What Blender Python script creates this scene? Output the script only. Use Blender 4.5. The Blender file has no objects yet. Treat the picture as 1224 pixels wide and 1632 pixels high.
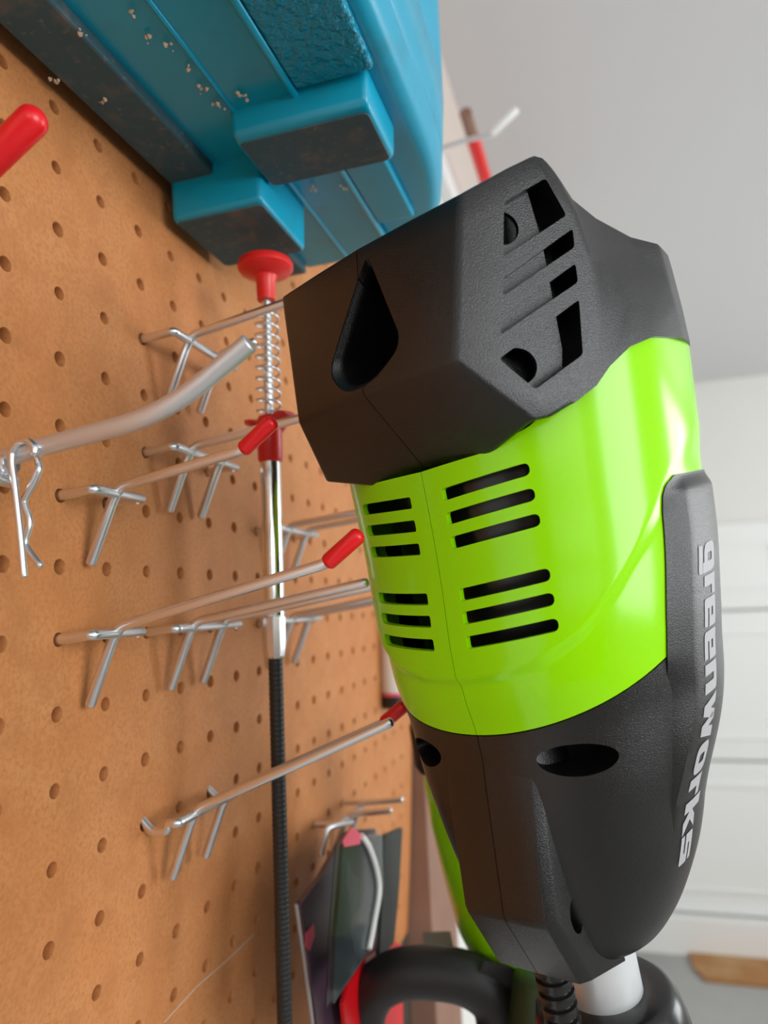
import bpy, bmesh, math, random
import mathutils
from mathutils import Vector, Matrix

S = 0.001                      # everything below is measured in millimetres
scene = bpy.context.scene
col = scene.collection
random.seed(4)

# ------------------------------------------------------------------ camera
R = ((0.9548671431217894, 0.08055177410215766, 0.28590234464835534),
     (0.2935709239632452, -0.10939585394002116, -0.9496571274644866),
     (-0.045220035269762204, 0.9907290037289352, -0.1281061652711256))
C = Vector((184.2462, -187.0062, -18.9077))
F = 1160.0
RM = Matrix(R)
cam_data = bpy.data.cameras.new('camera')
cam_data.sensor_fit = 'VERTICAL'
cam_data.sensor_height = 9.6
cam_data.lens = F / 1632.0 * 9.6
cam_data.clip_start = 0.01
cam_data.clip_end = 60.0
cam_data.dof.use_dof = True
cam_data.dof.focus_distance = 0.243
cam_data.dof.aperture_fstop = cam_data.lens / 2.9
cam = bpy.data.objects.new('camera', cam_data)
col.objects.link(cam)
cam.matrix_world = Matrix.Translation(C * S) @ RM.to_4x4()
scene.camera = cam

# ------------------------------------------------------------------ light
world = bpy.data.worlds.new('world')
scene.world = world
world.use_nodes = True
bg = world.node_tree.nodes['Background']
bg.inputs[0].default_value = (0.90, 0.95, 1.0, 1)
bg.inputs[1].default_value = 0.25
scene.view_settings.view_transform = 'Standard'
scene.view_settings.look = 'None'
scene.view_settings.exposure = 0.0
scene.view_settings.gamma = 1.0


def area(name, loc, target, sx, sy, power, color):
    l = bpy.data.lights.new(name, 'AREA')
    l.shape = 'RECTANGLE'
    l.size, l.size_y, l.energy, l.color = sx, sy, power, color
    o = bpy.data.objects.new(name, l)
    col.objects.link(o)
    o.location = Vector(loc)
    o.rotation_euler = (Vector(target) - Vector(loc)).to_track_quat('-Z', 'Y').to_euler()
    return o


# daylight through the near window of the right-hand wall and the window behind the photographer
area('window_daylight', (2.56, -0.85, 0.25), (0.0, -0.85, 0.25), 1.5, 1.15, 47, (0.95, 0.975, 1.0))
area('added_far_fill', (2.56, 1.8, 0.2), (0.0, 1.8, 0.2), 1.2, 1.1, 34, (0.96, 0.985, 1.0))  # added lamp that brightens the far wall and ceiling
area('back_window_daylight', (1.55, -2.48, 0.34), (1.55, 0.0, 0.34), 1.85, 0.88, 13, (1.0, 0.97, 0.93))

# ------------------------------------------------------------------ pixel helpers (photo 1224 x 1632)
def ray(x, y):
    return RM @ Vector(((x - 612) / F, (816 - y) / F, -1.0))


def on_x(x, y, X=0.0):
    r = ray(x, y)
    return C + r * ((X - C.x) / r.x)


def on_y(x, y, Y):
    r = ray(x, y)
    return C + r * ((Y - C.y) / r.y)


def on_z(x, y, Z):
    r = ray(x, y)
    return C + r * ((Z - C.z) / r.z)


def bow(z):
    return -1.62 * (z / 100.0) ** 2


# ------------------------------------------------------------------ mesh helpers
def link(o, parent=None):
    col.objects.link(o)
    if parent is not None:
        o.parent = parent
    return o


def mk(name, verts, faces, mat, parent=None, smooth=None, recalc=True, base=None):
    """one mesh object; verts in world mm, or relative to base (mm)"""
    org = base if base is not None else (Vector(parent['_o']) if parent is not None and '_o' in parent else Vector((0, 0, 0)))
    me = bpy.data.meshes.new(name)
    me.from_pydata([tuple((Vector(v) - org) * S) for v in verts], [], faces)
    if recalc:
        bm = bmesh.new()
        bm.from_mesh(me)
        bmesh.ops.recalc_face_normals(bm, faces=bm.faces)
        bm.to_mesh(me)
        bm.free()
    finish(me, mat, smooth)
    o = bpy.data.objects.new(name, me)
    return link(o, parent)


def finish(me, mat, smooth):
    me.materials.clear()
    if mat is not None:
        me.materials.append(mat)
    if smooth is not None:
        for p in me.polygons:
            p.use_smooth = True
        me.set_sharp_from_angle(angle=math.radians(smooth))
    me.update()


def thing(name, label, cat, loc, group=None):
    o = bpy.data.objects.new(name, None)
    o.empty_display_size = 0.01
    col.objects.link(o)
    o.location = Vector(loc) * S
    o['_o'] = list(loc)
    o['label'] = label
    o['category'] = cat
    if group:
        o['group'] = group
    return o


def tag(o, label, cat, group=None):
    o['label'] = label
    o['category'] = cat
    if group:
        o['group'] = group
    return o


def struct(o):
    o['kind'] = 'structure'
    return o


def box(a, b):
    (x0, y0, z0), (x1, y1, z1) = a, b
    v = [(x0, y0, z0), (x1, y0, z0), (x1, y1, z0), (x0, y1, z0), (x0, y0, z1), (x1, y0, z1), (x1, y1, z1), (x0, y1, z1)]
    f = [(0, 3, 2, 1), (4, 5, 6, 7), (0, 1, 5, 4), (1, 2, 6, 5), (2, 3, 7, 6), (3, 0, 4, 7)]
    return v, f


def join(*parts):
    V, Fc = [], []
    for v, f in parts:
        n = len(V)
        V += list(v)
        Fc += [tuple(i + n for i in q) for q in f]
    return V, Fc


def smooth_path(pts, n=8):
    """Catmull-Rom through pts"""
    P = [Vector(p) for p in pts]
    P = [P[0] * 2 - P[1]] + P + [P[-1] * 2 - P[-2]]
    out = []
    for i in range(1, len(P) - 2):
        a, b, c, d = P[i - 1], P[i], P[i + 1], P[i + 2]
        for k in range(n):
            t = k / n
            out.append(0.5 * ((2 * b) + (c - a) * t + (2 * a - 5 * b + 4 * c - d) * t * t + (3 * b - a - 3 * c + d) * t ** 3))
    out.append(P[-2])
    return out


def bend_path(pts, rad, n=6):
    """polyline with filleted corners"""
    P = [Vector(p) for p in pts]
    out = [P[0]]
    for a, b, c in zip(P, P[1:], P[2:]):
        d1, d2 = (a - b), (c - b)
        r = min(rad, d1.length * 0.49, d2.length * 0.49)
        p, q = b + d1.normalized() * r, b + d2.normalized() * r
        for k in range(n + 1):
            t = k / n
            out.append((1 - t) ** 2 * p + 2 * t * (1 - t) * b + t * t * q)
    out.append(P[-1])
    return out


def tube(path, rad, seg=12, caps=True, dome=0.0):
    """tube along path; rad number or list"""
    P = [Vector(p) for p in path]
    rs = list(rad) if isinstance(rad, (list, tuple)) else [rad] * len(P)
    if dome:
        for end in (0, -1):
            t = (P[end] - P[1 if end == 0 else -2]).normalized()
            r0 = rs[end]
            ex = [(P[end] + t * dome * r0 * math.sin(a), r0 * math.cos(a)) for a in (0.45, 0.9, 1.25, 1.5)]
            if end == 0:
                P = [e[0] for e in reversed(ex)] + P
                rs = [e[1] for e in reversed(ex)] + rs
            else:
                P = P + [e[0] for e in ex]
                rs = rs + [e[1] for e in ex]
    n = len(P)
    T = []
    for i in range(n):
        t = (P[min(i + 1, n - 1)] - P[max(i - 1, 0)])
        T.append(t.normalized())
    up = Vector((0, 0, 1)) if abs(T[0].z) < 0.9 else Vector((1, 0, 0))
    u = T[0].cross(up).normalized()
    V, Fc = [], []
    for i in range(n):
        u = (u - T[i] * u.dot(T[i])).normalized()
        w = T[i].cross(u)
        for k in range(seg):
            a = 2 * math.pi * k / seg
            V.append(P[i] + (u * math.cos(a) + w * math.sin(a)) * rs[i])
    for i in range(n - 1):
        for k in range(seg):
            k2 = (k + 1) % seg
            Fc.append((i * seg + k, i * seg + k2, (i + 1) * seg + k2, (i + 1) * seg + k))
    if caps:
        Fc.append(tuple(range(seg - 1, -1, -1)))
        Fc.append(tuple((n - 1) * seg + k for k in range(seg)))
    return V, Fc


def lathe(profile, origin, axis, seg=32):
    """profile [(r, h)] along axis from origin"""
    ax = Vector(axis).normalized()
    u = ax.cross(Vector((0, 1, 0)) if abs(ax.y) < 0.9 else Vector((1, 0, 0))).normalized()
    w = ax.cross(u)
    V, Fc = [], []
    for r, h in profile:
        for k in range(seg):
            a = 2 * math.pi * k / seg
            V.append(Vector(origin) + ax * h + (u * math.cos(a) + w * math.sin(a)) * r)
    n = len(profile)
    for i in range(n - 1):
        for k in range(seg):
            k2 = (k + 1) % seg
            Fc.append((i * seg + k, i * seg + k2, (i + 1) * seg + k2, (i + 1) * seg + k))
    Fc.append(tuple(range(seg - 1, -1, -1)))
    Fc.append(tuple((n - 1) * seg + k for k in range(seg)))
    return V, Fc


def loft(loops, caps=True):
    m = len(loops[0])
    V = [Vector(p) for l in loops for p in l]
    Fc = []
    for i in range(len(loops) - 1):
        for k in range(m):
            k2 = (k + 1) % m
            Fc.append((i * m + k, i * m + k2, (i + 1) * m + k2, (i + 1) * m + k))
    if caps:
        Fc.append(tuple(range(m - 1, -1, -1)))
        Fc.append(tuple((len(loops) - 1) * m + k for k in range(m)))
    return V, Fc


def round_poly(poly, rad, n=5):
    """2D polygon with rounded corners; rad number or list"""
    out = []
    m = len(poly)
    for i in range(m):
        a, b, c = Vector(poly[i - 1]), Vector(poly[i]), Vector(poly[(i + 1) % m])
        r = rad[i] if isinstance(rad, (list, tuple)) else rad
        d1, d2 = a - b, c - b
        r = min(r, d1.length * 0.48, d2.length * 0.48)
        p, q = b + d1.normalized() * r, b + d2.normalized() * r
        for k in range(n + 1):
            t = k / n
            out.append((1 - t) ** 2 * p + 2 * t * (1 - t) * b + t * t * q)
    return out


def prism(poly, f0, f1):
    """poly 2D; f0, f1 map a 2D point to 3D for the two ends"""
    return loft([[f0(p) for p in poly], [f1(p) for p in poly]])


def bevel_mesh(me, width, seg=3, angle=25, skip=None):
    bm = bmesh.new()
    bm.from_mesh(me)
    es = [e for e in bm.edges if len(e.link_faces) == 2 and e.calc_face_angle(0) > math.radians(angle) and not (skip and skip(e))]
    bmesh.ops.bevel(bm, geom=es, offset=width * S, segments=seg, profile=0.5, affect='EDGES', clamp_overlap=True)
    bm.to_mesh(me)
    bm.free()


def orient(me):
    """consistent outward normals"""
    bm = bmesh.new()
    bm.from_mesh(me)
    bmesh.ops.remove_doubles(bm, verts=bm.verts, dist=1e-6)
    bmesh.ops.recalc_face_normals(bm, faces=bm.faces)
    if bm.calc_volume(signed=True) < 0:
        bmesh.ops.reverse_faces(bm, faces=bm.faces)
    bm.to_mesh(me)
    bm.free()


def cut(o, cutters, mat, smooth, use_self=False):
    """boolean difference, baked into o; cutters are (verts, faces) relative to world mm minus parent origin"""
    tmp = []
    orient(o.data)
    org = Vector(o.parent['_o']) if o.parent is not None else Vector((0, 0, 0))
    for v, f in cutters:
        me = bpy.data.meshes.new('tmp')
        me.from_pydata([tuple((Vector(p) - org) * S) for p in v], [], f)
        orient(me)
        t = bpy.data.objects.new('tmp', me)
        t.parent = o.parent
        col.objects.link(t)
        tmp.append(t)
        m = o.modifiers.new('b', 'BOOLEAN')
        m.operation = 'DIFFERENCE'
        m.solver = 'EXACT'
        m.use_self = use_self
        m.object = t
    bpy.context.view_layer.update()
    dg = bpy.context.evaluated_depsgraph_get()
    me = bpy.data.meshes.new_from_object(o.evaluated_get(dg))
    o.modifiers.clear()
    old = o.data
    o.data = me
    me.name = o.name
    bpy.data.meshes.remove(old)
    for t in tmp:
        m = t.data
        bpy.data.objects.remove(t)
        bpy.data.meshes.remove(m)
    finish(me, mat, smooth)


# ------------------------------------------------------------------ materials
def mat(name, color, rough=0.5, metal=0.0, coat=0.0, bump=None, mottle=None, spec=0.5, trans=0.0, emit=None, ior=None):
    """bump = (scale, strength, distance mm); mottle = [(scale, colour, lo, hi)]"""
    m = bpy.data.materials.new(name)
    m.use_nodes = True
    nt = m.node_tree
    p = nt.nodes['Principled BSDF']
    p.inputs['Base Color'].default_value = (*color, 1)
    p.inputs['Roughness'].default_value = rough
    p.inputs['Metallic'].default_value = metal
    p.inputs['Coat Weight'].default_value = coat
    p.inputs['Coat Roughness'].default_value = 0.05
    p.inputs['Specular IOR Level'].default_value = spec
    p.inputs['Transmission Weight'].default_value = trans
    if ior:
        p.inputs['IOR'].default_value = ior
    tc = nt.nodes.new('ShaderNodeTexCoord')
    if bump:
        n = nt.nodes.new('ShaderNodeTexNoise')
        n.inputs['Scale'].default_value = bump[0]
        n.inputs['Detail'].default_value = 3
        nt.links.new(tc.outputs['Object'], n.inputs['Vector'])
        b = nt.nodes.new('ShaderNodeBump')
        b.inputs['Strength'].default_value = bump[1]
        b.inputs['Distance'].default_value = bump[2] * S
        nt.links.new(n.outputs['Fac'], b.inputs['Height'])
        nt.links.new(b.outputs['Normal'], p.inputs['Normal'])
    if mottle:
        prev = None
        for sc, c2, lo, hi in mottle:
            n = nt.nodes.new('ShaderNodeTexNoise')
            n.inputs['Scale'].default_value = sc
            n.inputs['Detail'].default_value = 5
            nt.links.new(tc.outputs['Object'], n.inputs['Vector'])
            rr = nt.nodes.new('ShaderNodeMapRange')
            rr.inputs[1].default_value, rr.inputs[2].default_value = lo, hi
            nt.links.new(n.outputs['Fac'], rr.inputs[0])
            mx = nt.nodes.new('ShaderNodeMix')
            mx.data_type = 'RGBA'
            mx.inputs[6].default_value = (*color, 1)
            mx.inputs[7].default_value = (*c2, 1)
            nt.links.new(rr.outputs[0], mx.inputs[0])
            if prev is not None:
                nt.links.new(prev, mx.inputs[6])
            prev = mx.outputs[2]
        nt.links.new(prev, p.inputs['Base Color'])
    return m


M = {}
M['board'] = mat('hardboard', (0.55, 0.21, 0.066), 0.62, bump=(900, 0.35, 0.25), spec=0.35,
                 mottle=[(30, (0.56, 0.24, 0.085), 0.35, 0.7), (600, (0.44, 0.165, 0.05), 0.42, 0.75), (75, (0.46, 0.175, 0.055), 0.45, 0.8)])
M['hole'] = mat('painted_gap_shade', (0.05, 0.035, 0.025), 0.9)  # dark colour painted in for the shade behind the board
M['black'] = mat('grained_black_plastic', (0.0035, 0.0035, 0.0037), 0.30, bump=(2500, 0.9, 0.17), spec=0.6)
M['black_smooth'] = mat('smooth_black_plastic', (0.012, 0.012, 0.012), 0.24, spec=0.5)
M['lime'] = mat('lime_plastic', (0.305, 0.80, 0.0), 0.17, spec=0.36)
M['grey_print'] = mat('grey_print', (0.40, 0.40, 0.41), 0.6)
M['silver'] = mat('silver_tube', (0.76, 0.79, 0.80), 0.34, metal=0.35)
M['zinc'] = mat('zinc_wire', (0.80, 0.82, 0.85), 0.3, metal=1.0, bump=(400, 0.08, 0.1))
M['alu'] = mat('galvanised_rod', (0.68, 0.69, 0.71), 0.42, metal=0.8, bump=(700, 0.25, 0.15))
M['chrome'] = mat('chrome', (0.88, 0.90, 0.90), 0.17, metal=1.0)
M['red'] = mat('red_vinyl', (0.75, 0.006, 0.012), 0.3, spec=0.5)
M['redplastic'] = mat('red_plastic', (0.72, 0.016, 0.014), 0.35)
M['rubber'] = mat('black_rubber', (0.012, 0.012, 0.012), 0.5)
M['teal'] = mat('teal_case', (0.002, 0.34, 0.52), 0.28, spec=0.5, bump=(260, 0.12, 0.3),
                mottle=[(55, (0.012, 0.27, 0.38), 0.58, 0.8)])
M['teal_grain'] = mat('teal_leather_grain', (0.002, 0.27, 0.42), 0.2, bump=(300, 1.0, 3.0))
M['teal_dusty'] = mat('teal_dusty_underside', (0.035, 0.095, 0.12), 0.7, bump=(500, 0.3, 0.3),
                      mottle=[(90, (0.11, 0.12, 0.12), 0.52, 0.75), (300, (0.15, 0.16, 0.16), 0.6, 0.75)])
M['lint'] = mat('wood_dust', (0.55, 0.42, 0.30), 0.9)
M['wall'] = mat('white_wall', (0.74, 0.735, 0.70), 0.8)
M['ceiling'] = mat('ceiling_paint', (0.66, 0.66, 0.665), 0.9)
M['door'] = mat('door_paint', (0.80, 0.81, 0.79), 0.5)
M['concrete'] = mat('concrete', (0.33, 0.325, 0.315), 0.85, mottle=[(3, (0.38, 0.375, 0.36), 0.4, 0.7)])
M['mat'] = mat('brown_mat', (0.36, 0.17, 0.06), 0.95, mottle=[(8, (0.45, 0.28, 0.14), 0.45, 0.7)])
M['wood'] = mat('stained_wood', (0.24, 0.125, 0.085), 0.7, mottle=[(12, (0.30, 0.17, 0.12), 0.4, 0.7)])
M['white'] = mat('white_plastic', (0.82, 0.82, 0.80), 0.35)
M['beige'] = mat('beige_trim', (0.60, 0.52, 0.46), 0.7)
M['purple'] = mat('purple_card', (0.055, 0.035, 0.055), 0.3, mottle=[(18, (0.16, 0.10, 0.14), 0.5, 0.7)])
M['pink'] = mat('pink_print', (0.75, 0.10, 0.16), 0.4)
M['slate'] = mat('slate_card', (0.030, 0.040, 0.045), 0.25, mottle=[(25, (0.10, 0.12, 0.13), 0.5, 0.75)])
M['film'] = mat('clear_film', (0.9, 0.92, 0.92), 0.08, trans=1.0, ior=1.12)
M['charcoal'] = mat('charcoal_card', (0.022, 0.028, 0.026), 0.5)
M['darkgreen'] = mat('dark_green_plastic', (0.018, 0.045, 0.012), 0.45)
M['greygreen'] = mat('grey_green_plastic', (0.2, 0.22, 0.18), 0.6)
M['frame'] = mat('window_frame_paint', (0.8, 0.8, 0.78), 0.5)
M['blue'] = mat('blue_plastic', (0.03, 0.06, 0.16), 0.5)

# ------------------------------------------------------------------ the room
Zf, Zc, Yf, Yb, Xr = -1420.0, 873.0, 3130.0, -2500.0, 2600.0
v, f = box((-40, Yb, Zf - 60), (Xr + 100, Yf + 100, Zf))
struct(mk('floor', v, f, M['concrete']))
v, f = box((-40, Yb, Zc), (Xr + 100, Yf + 100, Zc + 60))
struct(mk('ceiling', v, f, M['ceiling']))
v, f = box((-120, Yb, Zf), (-22, Yf, Zc))
struct(mk('wall_left', v, f, M['wall']))
# right-hand wall around the window opening
wy0, wy1, wz0, wz1 = -1600.0, -100.0, -330.0, 830.0
uy0, uy1 = 1200.0, 2400.0
v, f = join(box((Xr, Yb, Zf), (Xr + 100, wy0, Zc)), box((Xr, wy1, Zf), (Xr + 100, uy0, Zc)), box((Xr, uy1, Zf), (Xr + 100, Yf, Zc)),
            box((Xr, wy0, Zf), (Xr + 100, wy1, wz0)), box((Xr, wy0, wz1), (Xr + 100, wy1, Zc)),
            box((Xr, uy0, Zf), (Xr + 100, uy1, wz0)), box((Xr, uy0, wz1), (Xr + 100, uy1, Zc)))
struct(mk('wall_right', v, f, M['wall']))
for nm, a_, b_ in (('window_1', wy0, wy1), ('added_far_window', uy0, uy1)):  # the second frame borders an opening added for the far wall's lamp
    v, f = join(box((Xr - 12, a_ - 60, wz0 - 60), (Xr, a_, wz1 + 60)), box((Xr - 12, b_, wz0 - 60), (Xr, b_ + 60, wz1 + 60)),
                box((Xr - 12, a_, wz1), (Xr, b_, wz1 + 60)), box((Xr - 30, a_, wz0 - 60), (Xr, b_, wz0)))
    struct(mk(nm, v, f, M['frame']))
bx0, bx1, bz0, bz1 = 600.0, 2500.0, -120.0, 800.0
v, f = join(box((-120, Yb - 100, Zf), (bx0, Yb, Zc)), box((bx1, Yb - 100, Zf), (Xr + 100, Yb, Zc)),
            box((bx0, Yb - 100, Zf), (bx1, Yb, bz0)), box((bx0, Yb - 100, bz1), (bx1, Yb, Zc)))
struct(mk('wall_back', v, f, M['wood']))
v, f = join(box((bx0 - 60, Yb, bz0 - 60), (bx0, Yb + 12, bz1 + 60)), box((bx1, Yb, bz0 - 60), (bx1 + 60, Yb + 12, bz1 + 60)),
            box((bx0, Yb, bz1), (bx1, Yb + 12, bz1 + 60)), box((bx0, Yb, bz0 - 60), (bx1, Yb + 30, bz0)))
struct(mk('window_3', v, f, M['frame']))
v, f = box((-22, Yf, Zf), (Xr, Yf + 100, Zc))
struct(mk('wall_far', v, f, M['wall']))

# sectional garage door on the far wall, each section with raised panels
door = bpy.data.objects.new('door_1', None)
col.objects.link(door)
struct(door)
door['_o'] = [1250.0, Yf, Zf]
door.location = Vector(door['_o']) * S
zs = [(-1278, -700), (-692, -105), (-97, 255)]
dx0, dx1 = 140.0, 2450.0
for z0, z1 in zs:
    sec = mk('door_section', *box((dx0, Yf - 40, z0), (dx1, Yf - 2, z1)), M['door'], door)
    bevel_mesh(sec.data, 5, 2)
    n = 3
    wpan = (dx1 - dx0) / n
    for k in range(n):
        a, b = dx0 + k * wpan + 70, dx0 + (k + 1) * wpan - 70
        ve, fa = join(box((a, Yf - 46, z0 + 80), (b, Yf - 40, z0 + 95)), box((a, Yf - 46, z1 - 95), (b, Yf - 40, z1 - 80)),
                      box((a, Yf - 46, z0 + 95), (a + 15, Yf - 40, z1 - 95)), box((b - 15, Yf - 46, z0 + 95), (b, Yf - 40, z1 - 95)))
        pn = bpy.data.objects.new('panel_moulding', bpy.data.meshes.new('panel_moulding'))
        pn.data.from_pydata([tuple((Vector(p) - Vector(door['_o'])) * S) for p in ve], [], fa)
        pn.data.materials.append(M['door'])
        col.objects.link(pn)
        pn.parent = sec
mk('door_threshold', *box((dx0, Yf - 90, Zf), (dx1, Yf - 2, -1286)), M['white'], door)
v, f = box((120, Yf - 60, Zf), (Xr, Yf - 90 + 60, Zf + 110))
mt = on_z(1090, 1512, Zf + 4)
poly = [on_z(1096, 1512, Zf), on_z(1224, 1518, Zf), on_z(1224, 1580, Zf), on_z(1125, 1566, Zf), on_z(1105, 1545, Zf)]
poly = [poly[0], Vector((1500, poly[0].y, Zf)), Vector((1500, poly[3].y, Zf)), poly[3], poly[4]]
v, f = loft([[(p.x, p.y, Zf + 0.5) for p in poly], [(p.x, p.y, Zf + 14) for p in poly]])
tag(mk('door_mat', v, f, M['mat']), 'worn brown mat lying on the grey floor before the white door', 'mat')

# ------------------------------------------------------------------ pegboard: a real sheet with dimpled holes
P1 = 25.4
BY0, BY1 = -8, 18          # hole columns built (board runs on beyond them to its edge)
BZ0, BZ1 = -19, 14
V, Fc = [], []
vi = {}
SEG = 12
TH = 5.5


def bv(x, y, z):
    key = (round(x, 3), round(y, 3), round(z, 3))
    if key not in vi:
        vi[key] = len(V)
        V.append((x + bow(z), y, z))
    return vi[key]


hole_rng = random.Random(8)
for iy in range(BY0, BY1 + 1):
    for iz in range(BZ0, BZ1 + 1):
        cy, cz = iy * P1, iz * P1
        h = P1 / 2
        # square outline with 12 points
        sq = []
        for k in range(SEG):
            a = 2 * math.pi * (k + 0.5) / SEG
            c_, s_ = math.cos(a), math.sin(a)
            m = max(abs(c_), abs(s_))
            sq.append((c_ / m * h, s_ / m * h))
        rings = [(3.7, 0.0), (3.2, 0.16), (2.75, 0.05), (2.5, -0.5), (2.45, -TH)]
        # corners
        cor = [(h, h), (-h, h), (-h, -h), (h, -h)]
        prev = None
        sqi = [bv(0, cy + p[0], cz + p[1]) for p in sq]
        jit = 1 + hole_rng.uniform(-0.06, 0.08)
        ringi = []
        for r, d in rings:
            ringi.append([bv(d, cy + math.cos(2 * math.pi * (k + 0.5) / SEG) * r * jit, cz + math.sin(2 * math.pi * (k + 0.5) / SEG) * r * jit) for k in range(SEG)])
        for k in range(SEG):
            k2 = (k + 1) % SEG
            a1, a2 = 2 * math.pi * (k + 0.5) / SEG, 2 * math.pi * (k + 1.5) / SEG
            # corner lies between when the side changes
            s1 = abs(math.cos(a1)) > abs(math.sin(a1)) + 1e-9
            s2 = abs(math.cos(a2)) > abs(math.sin(a2)) + 1e-9
            if s1 != s2:
                am = (a1 + a2) / 2
                cx_, cz_ = (h if math.cos(am) > 0 else -h), (h if math.sin(am) > 0 else -h)
                Fc.append((sqi[k], bv(0, cy + cx_, cz + cz_), sqi[k2], ringi[0][k2], ringi[0][k]))
            else:
                Fc.append((sqi[k], sqi[k2], ringi[0][k2], ringi[0][k]))
            for a, b in zip(ringi, ringi[1:]):
                Fc.append((a[k], a[k2], b[k2], b[k]))
y0, y1 = (BY0 - 0.5) * P1, (BY1 + 0.5) * P1
z0, z1 = (BZ0 - 0.5) * P1, (BZ1 + 0.5) * P1
yedge = 492.0
NZ = BZ1 - BZ0 + 1
for k in range(NZ):          # plain margin at the far edge, and the sheet's end face
    a, b = z0 + k * P1, z0 + (k + 1) * P1
    Fc.append((bv(0, y1, a), bv(0, yedge, a), bv(0, yedge, b), bv(0, y1, b)))
    Fc.append((bv(0, yedge, a), bv(-TH, yedge, a), bv(-TH, yedge, b), bv(0, yedge, b)))
me_fix = mk('pegboard', V, Fc, M['board'], smooth=35, recalc=False)
bm = bmesh.new()
bm.from_mesh(me_fix.data)
bmesh.ops.recalc_face_normals(bm, faces=bm.faces)
bm.faces.ensure_lookup_table()
# make the flat of the board face +X
flat = max(bm.faces, key=lambda q: q.calc_area())
if flat.normal.x < 0:
    bmesh.ops.reverse_faces(bm, faces=bm.faces)
bm.to_mesh(me_fix.data)
bm.free()
struct(me_fix)
struct(tag(me_fix, 'brown hardboard pegboard with rows of small round holes', 'pegboard'))
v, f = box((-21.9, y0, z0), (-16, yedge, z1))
struct(mk('gap_shade_sheet', v, f, M['hole']))  # dark sheet standing in for the shaded cavity seen through the holes
# the scratch across the board
sp = [on_x(px_, py_, 0.0) for px_, py_ in ((280, 1632), (330, 1575), (380, 1530), (420, 1490))]
v, f = tube([Vector((bow(p.z) + 0.05, p.y, p.z)) for p in sp], 0.22, 6)
struct(mk('board_scratch', v, f, M['beige'], me_fix))
# stained post at the end of the board
v, f = box((-22, 496, Zf), (6, 600, Zc))
struct(mk('trim_1', v, f, M['wood']))

# beige board along the top of the wall
v, f = box((-22, 560, 690), (-8, Yf - 60, Zc))
struct(mk('trim_2', v, f, M['beige']))

# ------------------------------------------------------------------ string trimmer head
E1 = Vector((0.90107816, -0.4298268, 0.0575071))
E2 = Vector((-0.12587811, -0.13234703, 0.98317799))
E3 = Vector((-0.41498536, -0.8931591, -0.17336081))
A0 = Vector((133.10741715, 44.33154185, -13.5389757))


def W(p):
    """tool space (right, back, up) -> world mm"""
    return A0 + E1 * p[0] + E3 * p[1] + E2 * p[2]


def WV(vf, mirror=False):
    v, f = vf
    return [W((-p[0] if mirror else p[0], p[1], p[2])) for p in v], f


def lerp_tab(tab, x):
    if x <= tab[0][0]:
        return list(tab[0][1:])
    for a, b in zip(tab, tab[1:]):
        if x <= b[0]:
            t = (x - a[0]) / (b[0] - a[0])
            return [p + (q - p) * t for p, q in zip(a[1:], b[1:])]
    return list(tab[-1][1:])


def smooth_tab(tab, x):
    if x <= tab[0][0]:
        return list(tab[0][1:])
    if x >= tab[-1][0]:
        return list(tab[-1][1:])
    for i in range(len(tab) - 1):
        a, b = tab[i], tab[i + 1]
        if x <= b[0]:
            h = b[0] - a[0]
            t = (x - a[0]) / h
            out = []
            for k in range(1, len(a)):
                m = (b[k] - a[k]) / h
                ml = (a[k] - tab[i - 1][k]) / (a[0] - tab[i - 1][0]) if i > 0 else m
                mr = (tab[i + 2][k] - b[k]) / (tab[i + 2][0] - b[0]) if i + 2 < len(tab) else m
                da = 0 if ml * m <= 0 else 2 * ml * m / (ml + m)
                db = 0 if mr * m <= 0 else 2 * mr * m / (mr + m)
                out.append((1 + 2 * t) * (1 - t) ** 2 * a[k] + t * (1 - t) ** 2 * h * da + t * t * (3 - 2 * t) * b[k] + t * t * (t - 1) * h * db)
            return out


# height, half width, half depth, back surface
BODY = [(-131, 21, 21, -22), (-129.5, 26, 26, -17), (-125, 30.5, 30.5, -12.5), (-115, 36.5, 36, -8.5), (-100, 42.6, 42.5, -5),
        (-80, 47.6, 48.3, -2.2), (-50, 55.9, 55.8, 0.2), (-33, 58.6, 58.4, 2.9), (-24, 59.9, 59.4, 2.8), (0, 62.4, 61.2, 0.4), (18, 63.4, 62, -0.8), (36, 64.6, 62.6, -1.3), (80, 67, 66, -2.0)]
SW = [(0, -31), (15, -30), (28, -27), (40, -20.8), (51, -10), (63, 4.7), (72, 15), (82, 22.6), (100, 30), (180, 34)]
NEXP = 2.3


def sstep(a, b, x):
    t = max(0, min(1, (x - a) / (b - a)))
    return t * t * (3 - 2 * t)


def body_pt(th, z, off=0.0, ledge=True):
    a, b, yb = smooth_tab(BODY, z)
    yc = yb - b
    t = math.radians(th)
    s, c = math.sin(t), math.cos(t)
    r = 1 / ((abs(s) / a) ** NEXP + (abs(c) / b) ** NEXP) ** (1 / NEXP)
    if ledge:
        q = lerp_tab(SW, abs(th))[0]
        wl = 2.4 + 4.0 * sstep(42, 75, abs(th))
        r += 2.1 * (1 - 0.5 * sstep(55, 90, abs(th))) * (sstep(q - wl, q + wl, z) - 1) * sstep(-75, -45, z)
    r += off
    return (s * r, yc + c * r, z)


def z_cut(th):
    return -49.2 + 24.2 * (1 - math.cos(math.radians(th)))


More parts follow.
